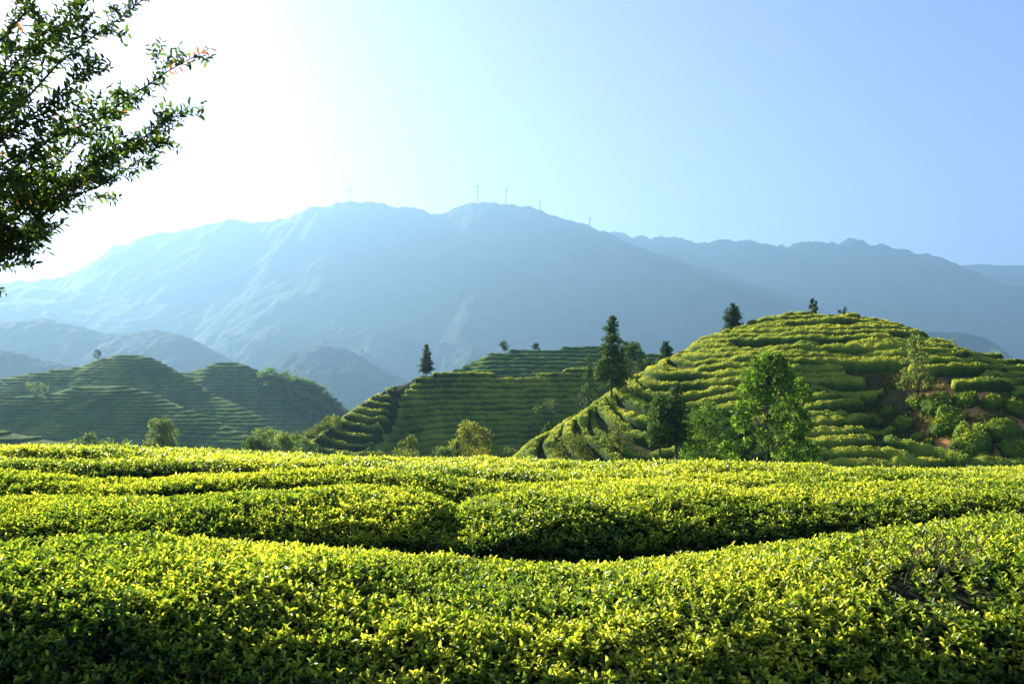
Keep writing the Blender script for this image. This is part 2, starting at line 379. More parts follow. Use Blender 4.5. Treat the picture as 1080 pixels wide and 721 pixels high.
L3 = Hill('hill', [(100, 410, 440), (160, 394, 440), (197, 389.5, 438), (211, 388.5, 436), (222, 384, 435), (229, 382, 435), (240, 381.8, 434), (253, 383.5, 432), (274.5, 391.5, 428), (300, 399, 424), (317, 404, 420), (338, 414, 414), (362, 432, 406), (372, 441, 402), (400, 468, 395), (430, 492, 390)],
          lambda t, x: .90 * t, .35, 7.0, lambda x, y, t: 2.0 * fbm(x / 30, y / 30, o=4), nx=220, ny=110, depth=120, behind=25, drop=.4, mat=HILLGR)
L0 = Hill('hill', [(-120, 446, 182), (-40, 448, 182), (0, 453, 181), (28, 458, 180), (53, 463.5, 178), (75, 468, 176), (110, 476, 172), (160, 490, 168)],
          .30, .4, 3.0, None, nx=80, ny=50, depth=40, behind=14, drop=.4, mat=HILLGR)

# hazy forested ridges beyond
FOREST = hill_mat('forest_slope', [(.30, (.018, .036, .016)), (.50, (.030, .052, .022)), (.66, (.050, .072, .034)), (.80, (.09, .10, .06))], .006, bump=.4, bscale=.04, bdist=6)
FORESTN = hill_mat('forest_slope_near', [(.30, (.016, .036, .014)), (.50, (.028, .052, .020)), (.64, (.050, .075, .030)), (.78, (.11, .13, .06))], .02, bump=1.0, bscale=.06, bdist=7)
def mountain(picks, depth, front, back, ridge, seed, mat, nx=420, ny=200, behind=None, crn=0, name='mountain', rnd=12, can=0):
    h = Hill(name, picks, front, back, rnd, (lambda x, y, t: crn * fbm(x / 60 + seed, y / 160, o=4) + can * fbm(x / 15, y / 15, o=4)) if crn else None, nx=nx, ny=ny, depth=depth, behind=behind or min(depth * .3, 450), mat=mat, ridge=ridge, seed=seed)
    return h
MT = mountain([(-700, 330, 3600), (-300, 318, 3700), (-60, 306, 3800), (30, 296, 3850), (80, 286, 3900), (130, 257, 3950), (200, 240, 4000), (240, 233, 4000), (262, 236, 4000), (300, 229, 4000), (325, 220, 4000), (345, 217, 4000), (380, 213.5, 4000), (420, 218, 4000), (460, 223.5, 4000), (480, 220, 4000), (505, 211, 4000), (530, 214, 4000), (570, 222, 4000), (620, 238, 3980), (680, 262, 3900), (740, 281, 3800), (800, 301, 3700), (850, 320, 3600), (900, 342, 3500), (950, 362, 3400), (1040, 392, 3300)],
              2300, lambda t, x: np.where(t < 700, .66 * t, 462 + .52 * (t - 700)), .5, (24, 420), 1.7, FOREST, nx=900, ny=300, crn=20)
MR = mountain([(500, 262, 4644), (620, 240, 4644), (632, 241, 4644), (660, 248, 4644), (700, 250, 4644), (745, 256, 4644), (780, 253, 4644), (830, 257, 4644), (860, 253, 4644), (880, 256, 4644), (905, 253, 4644), (940, 261, 4601), (975, 268, 4558), (1010, 282, 4472), (1040, 292, 4386), (1080, 303, 4300), (1200, 330, 4128), (1400, 350, 3870)],
              2600, lambda t, x: np.where(t < 800, .70 * t, 560 + .45 * (t - 800)), .5, (60, 460), 5.2, FOREST, nx=900, ny=280, crn=34)
MF = mountain([(900, 300, 5320), (985, 287, 5320), (1015, 280, 5320), (1050, 278, 5320), (1080, 279, 5320), (1200, 272, 5320), (1400, 285, 5320)],
              800, .5, .5, (100, 300), 9.1, FOREST, nx=160, ny=60, crn=8)
M_F2 = mountain([(-500, 352, 3600), (-250, 310, 3600), (-60, 300, 3480), (0, 300, 3480), (60, 305, 3420), (110, 311, 3360), (150, 316, 3300), (200, 327, 3180), (240, 342, 3060), (275, 360, 3000), (330, 395, 2880)],
              1080, .38, .4, (81.6, 312), 12.0, FOREST, nx=320, ny=140, crn=12)
M_A = mountain([(-500, 330, 2227.5), (-200, 336, 2145), (-60, 336, 2145), (0, 341, 2145), (40, 337, 2128.5), (80, 343, 2095.5), (130, 351, 2062.5), (165, 349, 2046), (200, 358, 2013), (235, 374, 1980), (280, 400, 1897.5), (330, 430, 1815)],
              858, .42, .4, (72.6, 214.5), 21.0, FORESTN, nx=520, ny=200, crn=4, can=5)
M_A2 = mountain([(-500, 372, 1360), (-200, 366, 1360), (-60, 370, 1360), (0, 368, 1360), (30, 374, 1360), (60, 382, 1343), (100, 396, 1326), (160, 420, 1309), (220, 445, 1292)],
              442, .45, .4, (34, 119), 23.0, FORESTN, nx=420, ny=140, crn=2, can=4)
M_C = mountain([(150, 400, 2800), (200, 378, 2800), (240, 356, 2800), (270, 347, 2800), (300, 341, 2800), (330, 345, 2786), (360, 343, 2772), (395, 347, 2730), (440, 355, 2660), (490, 362, 2590), (540, 366, 2520), (590, 372, 2450), (660, 392, 2380), (760, 425, 2310)],
              1120, .38, .4, (106.4, 294), 31.0, FORESTN, nx=520, ny=260, crn=8, can=7)
M_C2 = mountain([(180, 440, 1955), (240, 402, 1955), (275, 388, 1955), (310, 372, 1955), (335, 365, 1955), (360, 368, 1938), (385, 380, 1921), (420, 396, 1870), (470, 420, 1802), (540, 450, 1700)],
              714, .40, .4, (68, 187), 37.0, FORESTN, nx=420, ny=220, crn=4, can=5)
M_G = mountain([(860, 372, 2300), (930, 358, 2300), (975, 349, 2300), (1010, 350, 2300), (1040, 357, 2300), (1052, 372, 2300), (1085, 392, 2280), (1150, 405, 2250)],
              500, .5, .5, (60, 160), 41.0, FOREST, nx=160, ny=90, crn=6)

# the air: one closed box round the whole scene
zb = -212.0; zt = 1000.0
bx = np.array([(x, y, z) for z in (zb, zt) for x, y in ((-9700, -3100), (9700, -3100), (9700, 6400), (-9700, 6400))], float)
hm = bpy.data.materials.new('haze_air'); hm.use_nodes = True; n = hm.node_tree.nodes; l = hm.node_tree.links
n.remove(n['Principled BSDF']); pv = n.new('ShaderNodeVolumePrincipled'); pv.inputs['Color'].default_value = HAZE_COLOR
pv.inputs['Density'].default_value = HAZE_DENSITY; pv.inputs['Anisotropy'].default_value = HAZE_G
l.new(pv.outputs[0], n['Material Output'].inputs['Volume'])
tag(mesh('haze', bx, [(3, 2, 1, 0), (4, 5, 6, 7), (0, 1, 5, 4), (1, 2, 6, 5), (2, 3, 7, 6), (3, 0, 4, 7)], hm, smooth=False), kind='stuff')

# ------------------------------------------------------------------ ordinal words for the labels
ONES = 'zeroth first second third fourth fifth sixth seventh eighth ninth tenth eleventh twelfth thirteenth fourteenth fifteenth sixteenth seventeenth eighteenth nineteenth'.split()
TENS = {2: ('twenty', 'twentieth'), 3: ('thirty', 'thirtieth'), 4: ('forty', 'fortieth'), 5: ('fifty', 'fiftieth'), 6: ('sixty', 'sixtieth')}
def ordinal(k):
    if k < 20: return ONES[k]
    a, b = divmod(k, 10)
    return TENS[a][1] if b == 0 else TENS[a][0] + '-' + ONES[b]

# ------------------------------------------------------------------ near tea hedges, leaf by leaf
def near_hedge(k, t0, t1, label):
    D, w0, _ = ROWS[k]
    X, Y, Z = RX[k], RD[k], RZ[k]
    xa, xb = np.interp(t0, TX, X), np.interp(t1, TX, X)
    n_ = max(30, int((xb - xa) / .07)); xs = np.linspace(xa, xb, n_)
    sm = lambda a: np.convolve(np.pad(a, 4, mode='edge'), np.ones(9) / 9, 'valid')
    ys = sm(np.interp(xs, X, Y)); zs = sm(np.interp(xs, X, Z))
    H = .80
    end = np.clip(np.minimum(xs - xa, xb - xs) / .55, 0, 1); end = np.sqrt(np.maximum(1 - (1 - end) ** 2, .0001))
    def surf(x, th, off=0.0):
        """th 0 = foot of the side facing the camera, pi = foot of the far side"""
        yc = np.interp(x, xs, ys); zc = np.interp(x, xs, zs); e = np.interp(x, xs, end)
        c = -np.cos(th); s = np.sin(th)
        w = w0 * .5 * (.35 + .65 * e) * (1 + .05 * fbm(x * .9 + k * 9, c * 1.3, o=2))
        pu = np.sign(c) * np.abs(c) ** .72; pz = np.abs(s) ** .56
        bump = .050 * fbm(x * 1.7 + 31 * k, c * 1.9 + s, s * 1.6, o=3) + .022 * fbm(x * 7 + 3 * k, c * 6, s * 6, o=2)
        w = w * np.where((c < 0) & (k == 0), 1 - .05 / (1 + np.exp((x + 1.0) * 6)), 1)
        y = yc + pu * (w - .03) + c * (bump + off)
        z = zc - H + (H * e ** .5) * pz + s * (bump + off) - (1 - e) * .05
        xx = x + .03 * fbm(x * 3, c * 3, s * 3, o=2)
        return np.stack([xx, y, z], -1)
    root = empty('tea_hedge', (0, float(ys[n_ // 2]), float(zs[n_ // 2] - H)), label, 'hedge', 'clipped tea hedges of the near field')
    root.location = (0, 0, 0)
    # dense twiggy mass inside
    TH = np.linspace(.02, np.pi - .02, 22); A, B = np.meshgrid(xs, TH, indexing='ij')
    V = surf(A, B, -.055); V[..., 2] -= .02
    rp = np.zeros(len(xs)); 
    mesh('twig_mass', V.reshape(-1, 3), grid_faces(*A.shape), TEACORE, root)
    # shoots with leaves
    scale = [.52, .60, .72, .88, 1.0, 1.15, 1.25][k]
    dens = [2000, 1550, 1080, 720, 560, 430, 360][k]
    arc = w0 + 1.2
    N = int((xb - xa) * arc * dens)
    u = rng.random(N) * (xb - xa) + xa
    # arc-length sample: table of section lengths
    tt = np.linspace(0.05, np.pi * (.88 if k else .80), 200); sec = surf(np.full(200, (xa + xb) / 2), tt)
    cl = np.concatenate([[0], np.cumsum(np.linalg.norm(np.diff(sec, axis=0), axis=1))]); th = np.interp(rng.random(N) * cl[-1], cl, tt)
    P = surf(u, th); e_ = 1e-2
    du = surf(u + e_, th) - P; dv = surf(u, th + e_) - P
    Nn = nrm(np.cross(dv, du)); Nn *= np.sign((Nn * np.stack([np.zeros(N), -np.cos(th), np.sin(th)], -1)).sum(1))[:, None] + 1e-6
    # bare brown thin patches
    cov = fbm(P[:, 0] * 1.4 + 7 * k, P[:, 1] * 1.4, P[:, 2] * 1.4, o=3)
    keep = rng.random(N) < np.clip(1.35 + cov * 1.1, .35, 1)
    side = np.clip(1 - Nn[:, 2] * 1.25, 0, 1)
    if k == 0:   # worn brown patch on the right
        c0 = W(990, 590, 2.75); dd = np.linalg.norm((P - c0) * np.array([1.0, 1.0, 1.2]), axis=1)
        keep &= ~((dd < .20) & (rng.random(N) < .72))
    P, Nn, th, side, u, cov = P[keep], Nn[keep], th[keep], side[keep], u[keep], cov[keep]
    N = len(P); M = 5
    hgt_up = (rng.random(N) < .035) * .03 * scale; shoot = nrm(Nn * .8 + np.array([0, 0, .55]) + rng.normal(size=(N, 3)) * .30)
    hgt = (rng.random(N) ** 2) * .05 * scale - .030 + hgt_up
    P = P + Nn * hgt[:, None]
    a = rng.random(N) * 6.28
    b1 = nrm(np.cross(shoot, np.array([.3, .2, .9]))); b2 = np.cross(shoot, b1)
    young = np.clip(.78 + .30 * fbm(u * 1.1 + 5 * k, th * 2, o=3) - .98 * side + rng.normal(size=N) * .10 + (hgt > .0) * .14, .02, 1.1)  # young growth on top; sides darkened further, shade painted into the leaf tone
    LP, LD, LN, LL, LW, LT = [], [], [], [], [], []
    for j in range(M):
        an = a + j * 2.4; spread = .35 + .22 * j + rng.random(N) * .35
        rad = b1 * np.cos(an)[:, None] + b2 * np.sin(an)[:, None]
        d = nrm(shoot + rad * spread[:, None] * 1.4)
        LP.append(P - shoot * (.014 * j * scale)); LD.append(d); LN.append(nrm(shoot * 1.0 - rad * .5 + rng.normal(size=(N, 3)) * .25))
        ln = (.030 + .007 * j + rng.random(N) * .013) * scale * (1 + .25 * side); LL.append(ln); LW.append(ln * (.44 + rng.random(N) * .14))
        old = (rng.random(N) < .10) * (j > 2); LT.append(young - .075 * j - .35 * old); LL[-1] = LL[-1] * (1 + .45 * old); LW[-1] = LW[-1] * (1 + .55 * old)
    cat = np.concatenate
    V, Q, r = leaf_mesh(cat(LP), cat(LD), cat(LN), cat(LL), cat(LW), simple=k >= 3)
    NL = N * M
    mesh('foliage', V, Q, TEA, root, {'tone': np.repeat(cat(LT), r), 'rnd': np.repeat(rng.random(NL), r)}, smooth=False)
    # dead twigs in the worn patch
    if k == 0:
        st = []
        for i in range(80):
            p = c0 + np.array([random.gauss(0, .10), random.uniform(.02, .16), random.gauss(-.02, .05)])
            q = p + np.array([random.uniform(-.06, .06), random.uniform(-.05, .01), random.uniform(.01, .07)])
            st.append(tube([p, (p + q) / 2 + np.array([0, 0, .01]), q], [.0022, .0017, .001], 4))
        V, Q = join(st); tag(mesh('dead_twigs', V, Q, TWIG, root), kind='stuff')
    return root
near_hedge(0, -230, 1310, 'nearest clipped tea hedge along the bottom of the photo with a bare brown twiggy patch')
near_hedge(1, -200, 515, 'second nearest tea hedge, left half, its rounded dark end at mid photo')
near_hedge(1, 452, 1290, 'second nearest tea hedge, right half, above the deep shadow behind the nearest hedge')
near_hedge(2, -190, 1270, 'third tea hedge back from the camera')
near_hedge(3, -180, 1260, 'fourth tea hedge back from the camera')
near_hedge(4, -180, 1260, 'fifth tea hedge back from the camera')
near_hedge(5, -180, 1260, 'sixth tea hedge back from the camera, last but one before the drop')
near_hedge(6, -180, 1260, 'farthest tea hedge of the near field, at the edge of the drop')

# ------------------------------------------------------------------ tea rows on the hills
def contours(hill, Gf, levels, dom, nx, ny, mask=None):
    """iso-lines of Gf(x, y, z, t) over x in dom[:2], t (distance behind the crest) in dom[2:]"""
    xs = np.linspace(dom[0], dom[1], nx); ts = np.linspace(dom[2], dom[3], ny)
    X, T = np.meshgrid(xs, ts, indexing='ij'); Y = hill.yc(X) + T; Z = hill.z(X, Y)
    G = Gf(X, Y, Z, T); ok = np.ones(G.shape, bool) if mask is None else mask(X, Y, Z, T)
    P = np.stack([X, Y], -1); res = []
    for c in levels:
        s = G > c; seg = {}
        cell = (s[:-1, :-1] != s[1:, :-1]) | (s[:-1, :-1] != s[:-1, 1:]) | (s[1:, 1:] != s[1:, :-1]) | (s[1:, 1:] != s[:-1, 1:])
        cell &= ok[:-1, :-1]
        pts = {}; adj = {}
        for i, j in np.argwhere(cell):
            cr = []
            for (a, b) in (((i, j), (i + 1, j)), ((i + 1, j), (i + 1, j + 1)), ((i, j + 1), (i + 1, j + 1)), ((i, j), (i, j + 1))):
                if s[a] != s[b]:
                    key = (a, b)
                    if key not in pts:
                        f = (c - G[a]) / (G[b] - G[a]); pts[key] = P[a] * (1 - f) + P[b] * f
                    cr.append(key)
            for q in range(0, len(cr) - 1, 2):
                adj.setdefault(cr[q], []).append(cr[q + 1]); adj.setdefault(cr[q + 1], []).append(cr[q])
        seen = set()
        for start in sorted(adj, key=lambda k_: (len(adj[k_]), k_)):
            if start in seen: continue
            line = [start]; seen.add(start); cur = start
            while True:
                nx_ = [k_ for k_ in adj[cur] if k_ not in seen]
                if not nx_: break
                cur = nx_[0]; seen.add(cur); line.append(cur)
            L = np.array([pts[k_] for k_ in line])
            if len(L) > 3: res.append((c, L))
    return res
def resample(L, ds, sm=3):
    d = np.concatenate([[0], np.cumsum(np.linalg.norm(np.diff(L, axis=0), axis=1))])
    n_ = max(5, int(d[-1] / ds)); s = np.linspace(0, d[-1], n_)
    Q = np.stack([np.interp(s, d, L[:, 0]), np.interp(s, d, L[:, 1])], 1)
    k = np.ones(2 * sm + 1) / (2 * sm + 1)
    if n_ > 4 * sm:
        for i in range(2): Q[:, i] = np.convolve(np.pad(Q[:, i], sm, mode='edge'), k, 'valid')
    return Q, d[-1]
def row_hedge(hill, L, ds, w, h, mat, seed, tuft=0, tsize=.2, ncs=9, label='', cat='hedge', group=None, wob=.14, tone=.55, tmat=None, lumps=.35):
    Q, length = resample(L, ds)
    n_ = len(Q)
    T = np.gradient(Q, axis=0); T /= np.linalg.norm(T, axis=1, keepdims=True) + 1e-9
    Nm = np.stack([-T[:, 1], T[:, 0]], 1)
    s = np.arange(n_) * ds
    end = np.clip(np.minimum(s, s[-1] - s) / (w * .45), 0, 1); end = np.sqrt(np.maximum(1 - (1 - end) ** 2, 1e-3))
    ws = w * .5 * end * (1 + wob * fbm(s / 2.6 + seed, np.full(n_, seed * .7), o=3)) + 1e-3
    hs = h * end * (1 + wob * 1.2 * fbm(s / 3.1 + seed * 3, np.full(n_, 3.3), o=3))
    dip = fbm(s / 5.5 + seed * 1.9, np.full(n_, 9.1), o=2)                  # thin places along the row
    hs *= 1 - (.16 if tuft else 0) * (1 - np.abs(np.sin(np.pi * (s / 1.15 + .6 * fbm(s / 3, np.full(n_, seed), o=1)))) ** .5)
    f_ = 1 - lumps * np.clip((dip - .28) * 4, 0, 1); ws *= .5 + .5 * f_; hs *= f_
    a = np.linspace(-1, 1, ncs); prof = np.maximum(1 - np.abs(a) ** 3.2, 0) ** .55; off = np.sign(a) * np.abs(a) ** .8
    XY = Q[:, None] + Nm[:, None] * (ws[:, None] * off[None])[..., None]
    gz = hill.z(XY[..., 0], XY[..., 1]); gc = hill.z(Q[:, 0], Q[:, 1])[:, None]
    gz = gz * .75 + gc * .25
    bmp = fbm(XY[..., 0] * 1.6 / w, XY[..., 1] * 1.6 / w, o=3) * .15 * w
    Z = gz + hs[:, None] * prof[None] + bmp * prof[None] - .35 * (np.abs(a) > .99)[None] * 1.0
    V = np.concatenate([XY, Z[..., None]], -1)
    tn = np.clip(tone * prof[None] ** 1.8 * np.ones((n_, 1)) + .05 + .30 * fbm(XY[..., 0] / 4, XY[..., 1] / 4, o=3), 0, 1)  # top lighter than sides: light and shade painted into the hedge colour
    rn = np.broadcast_to(rng.random(n_)[:, None] * .4 + .3, Z.shape)
    Vv = V.reshape(-1, 3); Fq = grid_faces(n_, ncs); at = {'tone': tn.ravel(), 'rnd': rn.ravel()}
    mats = [mat]; mi = None
    if tuft:
        N = int(length * w * 1.5 * tuft)
        iu = rng.random(N) * (n_ - 1.001); iv = .4 + rng.random(N) * (ncs - 1.9); i0 = iu.astype(int); j0 = iv.astype(int); fu = (iu - i0)[:, None]; fv = (iv - j0)[:, None]
        Pp = (V[i0, j0] * (1 - fu) + V[i0 + 1, j0] * fu) * (1 - fv) + (V[i0, j0 + 1] * (1 - fu) + V[i0 + 1, j0 + 1] * fu) * fv
        nn = nrm(np.stack([Nm[i0, 0] * off[j0], Nm[i0, 1] * off[j0], prof[j0] + .25], -1))
        D = nrm(nn * .7 + rng.normal(size=(N, 3)) * .6 + np.array([0, 0, .25]))
        Ln = tsize * (.6 + rng.random(N) * .8)
        v2, q2, r = leaf_mesh(Pp - D * Ln[:, None] * .45, D, rng.normal(size=(N, 3)), Ln, Ln * .6, simple=True)
        t2 = np.clip(tone * prof[j0] ** 1.8 + .10 + .3 * fbm(Pp[:, 0] / 4, Pp[:, 1] / 4, o=3) + rng.normal(size=N) * .08, 0, 1.1)  # tufts carry the same painted side shade as the body
        nb = len(Vv); nf = len(Fq)
        Vv = np.concatenate([Vv, v2]); Fq = np.concatenate([Fq, q2 + nb])
        at = {'tone': np.concatenate([at['tone'], np.repeat(t2, r)]), 'rnd': np.concatenate([at['rnd'], np.repeat(rng.random(N), r)])}
        mats = [mat, tmat or HTEA]; mi = np.concatenate([np.zeros(nf), np.ones(len(q2))])
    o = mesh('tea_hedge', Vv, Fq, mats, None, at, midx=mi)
    return tag(o, label, cat, group)
def proj(x, y, z): return CX + F * x / y, HY - F * z / y

# right hill: contour rows that swing steeply down the left flank; a bare orange gully is left free of rows
def rh_G(x, y, z, t):
    wl = 1 / (1 + np.exp((x - 15) / 3.0))
    return z - wl * .30 * (t) * -1.0 * -1.0 + .07 * fbm(x / 7, y / 7, o=2)
def rh_mask(x, y, z, t):
    px, py = proj(x, y, z)
    edge = 918 + 16 * np.sin(py / 6.5) + 26 * fbm(px / 30, py / 14, o=3) + (py - 400) * .15
    bare = (px > edge + 25) & (py > 418 + 6 * np.sin(px / 17)) & (py < 492)
    gully = (px > edge) & (px < 952) & (py > 396) & (py <= 478)
    path = (px > 940) & (py > 402) & (py < 412) & (px < 1000)
    return ~(bare | gully | path) & (y > 46)
lv = np.concatenate([np.arange(7.6, 1.5, -.50), np.arange(1.3, -4, -.62), np.arange(-4.1, -17, -.74)])
rows = contours(RH, rh_G, lv, (RH.x0 + 3, RH.x1 - 3, -42, 9), 300, 200, rh_mask)
def label_rows(rows, fmt, minlen):
    out = []; rows = [(c, L) for c, L in rows if np.linalg.norm(np.diff(L, axis=0), axis=1).sum() > minlen]
    cs = sorted({c for c, _ in rows}, reverse=True)
    for c, L in rows:
        same = sorted([q for cc, q in rows if cc == c], key=lambda q: q[:, 0].mean())
        i = [k for k, q in enumerate(same) if q is L][0]
        part = '' if len(same) == 1 else ', ' + (['leftmost'] + ONES[2:20])[i] + ' part'
        out.append((c, L, fmt % ordinal(cs.index(c) + 1) + part))
    return out
def seen(hill, L, margin=60):
    z = hill.z(L[:, 0], L[:, 1]) + 1.0; px, py = proj(L[:, 0], L[:, 1], z)
    return ((px > -margin) & (px < 1080 + margin) & (py < 505)).any()
for i, (c, L, lab) in enumerate(label_rows([r for r in rows if seen(RH, r[1])], 'bright tea row on the big right hill, %s down from its summit', 4.0)):
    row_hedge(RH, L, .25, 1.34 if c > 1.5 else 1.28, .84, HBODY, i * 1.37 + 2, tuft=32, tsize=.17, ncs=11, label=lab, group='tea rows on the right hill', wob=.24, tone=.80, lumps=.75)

rows = contours(CH, lambda x, y, z, t: z - .10 * t / (1 + np.exp((x + 18) / 4.0)) + .15 * fbm(x / 12, y / 12, o=2), np.arange(2.4, -24, -.88), (CH.x0, CH.x1 - 4, -34, 9), 300, 150,
                lambda x, y, z, t: ~((np.abs(x + 18.2 - .05 * t + .3 * np.sin(y / 2)) < .45) & (z > -10.5)))
for i, (c, L, lab) in enumerate(label_rows([r for r in rows if seen(CH, r[1])], 'tea row on the dark-fronted central hill, %s down from its top', 5.0)):
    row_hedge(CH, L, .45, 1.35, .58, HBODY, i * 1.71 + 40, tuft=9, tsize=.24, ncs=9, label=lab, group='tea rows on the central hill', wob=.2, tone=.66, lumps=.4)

rows = contours(BH, lambda x, y, z, t: z + .3 * fbm(x / 12, y / 12, o=2), np.arange(11, -24, -1.3), (BH.x0, BH.x1 - 4, -58, 5), 200, 120)
for i, (c, L, lab) in enumerate(label_rows([r for r in rows if seen(BH, r[1])], 'tea row on the low hill behind the central hill, %s down', 6.0)):
    row_hedge(BH, L, .9, 2.1, .9, FTEA, i * 1.3 + 70, ncs=7, label=lab, group='tea rows on the low hill behind', wob=.2, tone=.7, lumps=.3)
for H_, nm, dz, z0, ws_ in ((L1, 'lower left', 1.12, 2, 1.7), (L2, 'upper left', 1.3, 12, 2.1), (L3, 'third left', 1.9, 12, 2.5), (L0, 'little far-left', 1.1, -9, 2.2)):
    rows = contours(H_, lambda x, y, z, t: z + .4 * fbm(x / 25, y / 25, o=2), np.arange(z0, -50, -dz), (H_.x0, H_.x1 - 4, -H_.depth + 8, 5), 220, 110)
    for i, (c, L, lab) in enumerate(label_rows([r for r in rows if seen(H_, r[1])], 'tea row on the ' + nm + ' hill, %s down from its crest', 8.0)):
        row_hedge(H_, L, 1.1, ws_ * (.85 + .3 * rng.random()), .34, FTEA, i * 1.3 + 90, ncs=7, label=lab, group='tea rows on the ' + nm + ' hill', wob=.25, tone=.68, lumps=.7)

# ------------------------------------------------------------------ trees and shrubs
def blob_leaves(centers, radii, N, L, tone, flat=1.0, up=.3):
    ci = rng.choice(len(centers), N, p=radii ** 2 / (radii ** 2).sum())
    d = nrm(rng.normal(size=(N, 3))); rr = rng.random(N) ** .45
    P = centers[ci] + d * (radii[ci] * rr)[:, None] * np.array([1, 1, flat])
    D = nrm(d * .6 + rng.normal(size=(N, 3)) * .7 + np.array([0, 0, up]))
    Ln = L * (.6 + rng.random(N) * .8)
    V, Q, r = leaf_mesh(P, D, rng.normal(size=(N, 3)) + np.array([0, 0, .8]), Ln, Ln * .55, simple=True)
    T = np.clip(tone + .12 * rng.normal(size=N) + rng.normal(size=len(centers))[ci] * .12, 0, 1)
    return V, Q, {'tone': np.repeat(T, r), 'rnd': np.repeat(rng.random(N), r)}
def base_for(px, D, z=None, hill=None):
    x = (px - CX) * D / F
    if z is None: z = float(hill.z(np.array(x), np.array(D))) if hill is not None else float(ground_z(np.array(x), np.array(D)))
    return np.array([x, D, z])
def conifer(px, D, top_py, r, label, hill=None, z=None, base_frac=.12, nb=70, N=5000, L=.22, trunk=.012, group=None, mat=None, tone=.4, taper=.85, name='conifer_tree', dens=1.0):
    B = base_for(px, D, z, hill) + np.array([0, 0, -.15]); h = (HY - top_py) * D / F - B[2]
    root = empty(name, B, label, 'tree', group)
    lean = rng.normal(size=2) * .012 * h
    tp = [np.array([lean[0] * (f ** 2), lean[1] * f ** 2, h * f]) for f in np.linspace(0, 1, 10)]
    parts = [tube(tp, h * trunk * (1.05 - np.linspace(0, 1, 10)), 7)]
    C, Rr = [], []
    for b in range(nb):
        f = base_frac + (1 - base_frac) * (b + rng.random() * .8) / nb; az = b * 2.4 + rng.normal() * .4
        prof = min(1.0, ((1 - f) / (1 - base_frac)) ** taper * 1.12 + .03) * min(1, .45 + (f - base_frac) / .12)
        ln = r * prof * (.60 + .5 * rng.random())
        z0 = f * h; dr = np.array([math.cos(az), math.sin(az)]); droop = .10 + .18 * rng.random()
        pts = [np.array([dr[0] * ln * q, dr[1] * ln * q, z0 + ln * (.25 * q - droop * q * q * 1.6)]) for q in (0, .35, .7, 1)]
        parts.append(tube(pts, [h * trunk * .32 * (1.1 - f), h * trunk * .22 * (1.1 - f), h * trunk * .14 * (1.1 - f), .005], 4))
        for q in np.linspace(.30, 1, max(2, int(3 + ln / (r * .35)))):
            i = min(int(q * 3), 2); t_ = q * 3 - i; p = pts[i] * (1 - t_) + pts[min(i + 1, 3)] * t_
            C.append(p + rng.normal(size=3) * .05 * r); Rr.append((.20 * r * (.5 + prof * .6)) * (.7 + .5 * rng.random()))
    C.append(np.array([lean[0], lean[1], h * .985])); Rr.append(.09 * r)
    V, Q = join(parts); mesh('trunk', V, Q, BARK, root)
    V, Q, at = blob_leaves(np.array(C), np.array(Rr), int(N * dens), L, tone, flat=.55, up=-.05)
    mesh('crown', V, Q, mat or CONIF, root, at, smooth=False)
    return root
def broadleaf(px, D, top_py, r, label, hill=None, z=None, N=6000, L=.25, mat=None, tone=.5, crown_from=.2, group=None, nb=34, trunk=.014, name='broadleaf_tree', blob=.24, cat='tree', squeeze=1.0, shape=None):
    B = base_for(px, D, z, hill) + np.array([0, 0, -.15]); h = (HY - top_py) * D / F - B[2]
    root = empty(name, B, label, cat, group)
    parts = [tube([np.array([.02 * h * math.sin(f * 3), 0, h * .82 * f]) for f in np.linspace(0, 1, 8)], h * trunk * (1.1 - np.linspace(0, 1, 8)), 7)]
    C, Rr = [], []
    for b in range(nb):
        f = (b + .5) / nb; az = b * 2.4 + rng.normal() * .5
        zc = h * (crown_from + (1 - crown_from) * f)
        wd = (shape(f) if shape else math.sqrt(max(.03, 1 - (2 * f - .85) ** 2 / 1.4))) * r
        rad = wd * (.35 + .6 * rng.random() ** .7); rb = r * blob * (.6 + .7 * rng.random())
        c = np.array([math.cos(az) * rad * squeeze, math.sin(az) * rad, min(zc + rng.normal() * .02 * h, h - rb * .7)])
        s0 = np.array([0, 0, max(.08 * h, min(.78 * h, c[2] - .25 * h * (.4 + rad / r)))])
        parts.append(tube([s0, s0 * .45 + c * .55 + np.array([0, 0, .02 * h]), c], [h * trunk * .45, h * trunk * .25, h * trunk * .08], 4))
        C.append(c); Rr.append(rb)
        for q in range(2):
            C.append(c + nrm(rng.normal(size=3)) * rb * .9); Rr.append(rb * .5)
    V, Q = join(parts); mesh('trunk', V, Q, BARK, root)
    V, Q, at = blob_leaves(np.array(C), np.array(Rr), N, L, tone)
    mesh('crown', V, Q, mat or BROAD, root, at, smooth=False)
    return root
def shrub(px, D, top_py, r, label, hill=None, z=None, N=1500, L=.2, mat=None, tone=.5, group='shrubs', nb=12, name='shrub'):
    return broadleaf(px, D, top_py, r, label, hill, z, N, L, mat, tone, crown_from=.12, group=group, nb=nb, trunk=.018, name=name, blob=.40, cat='shrub')

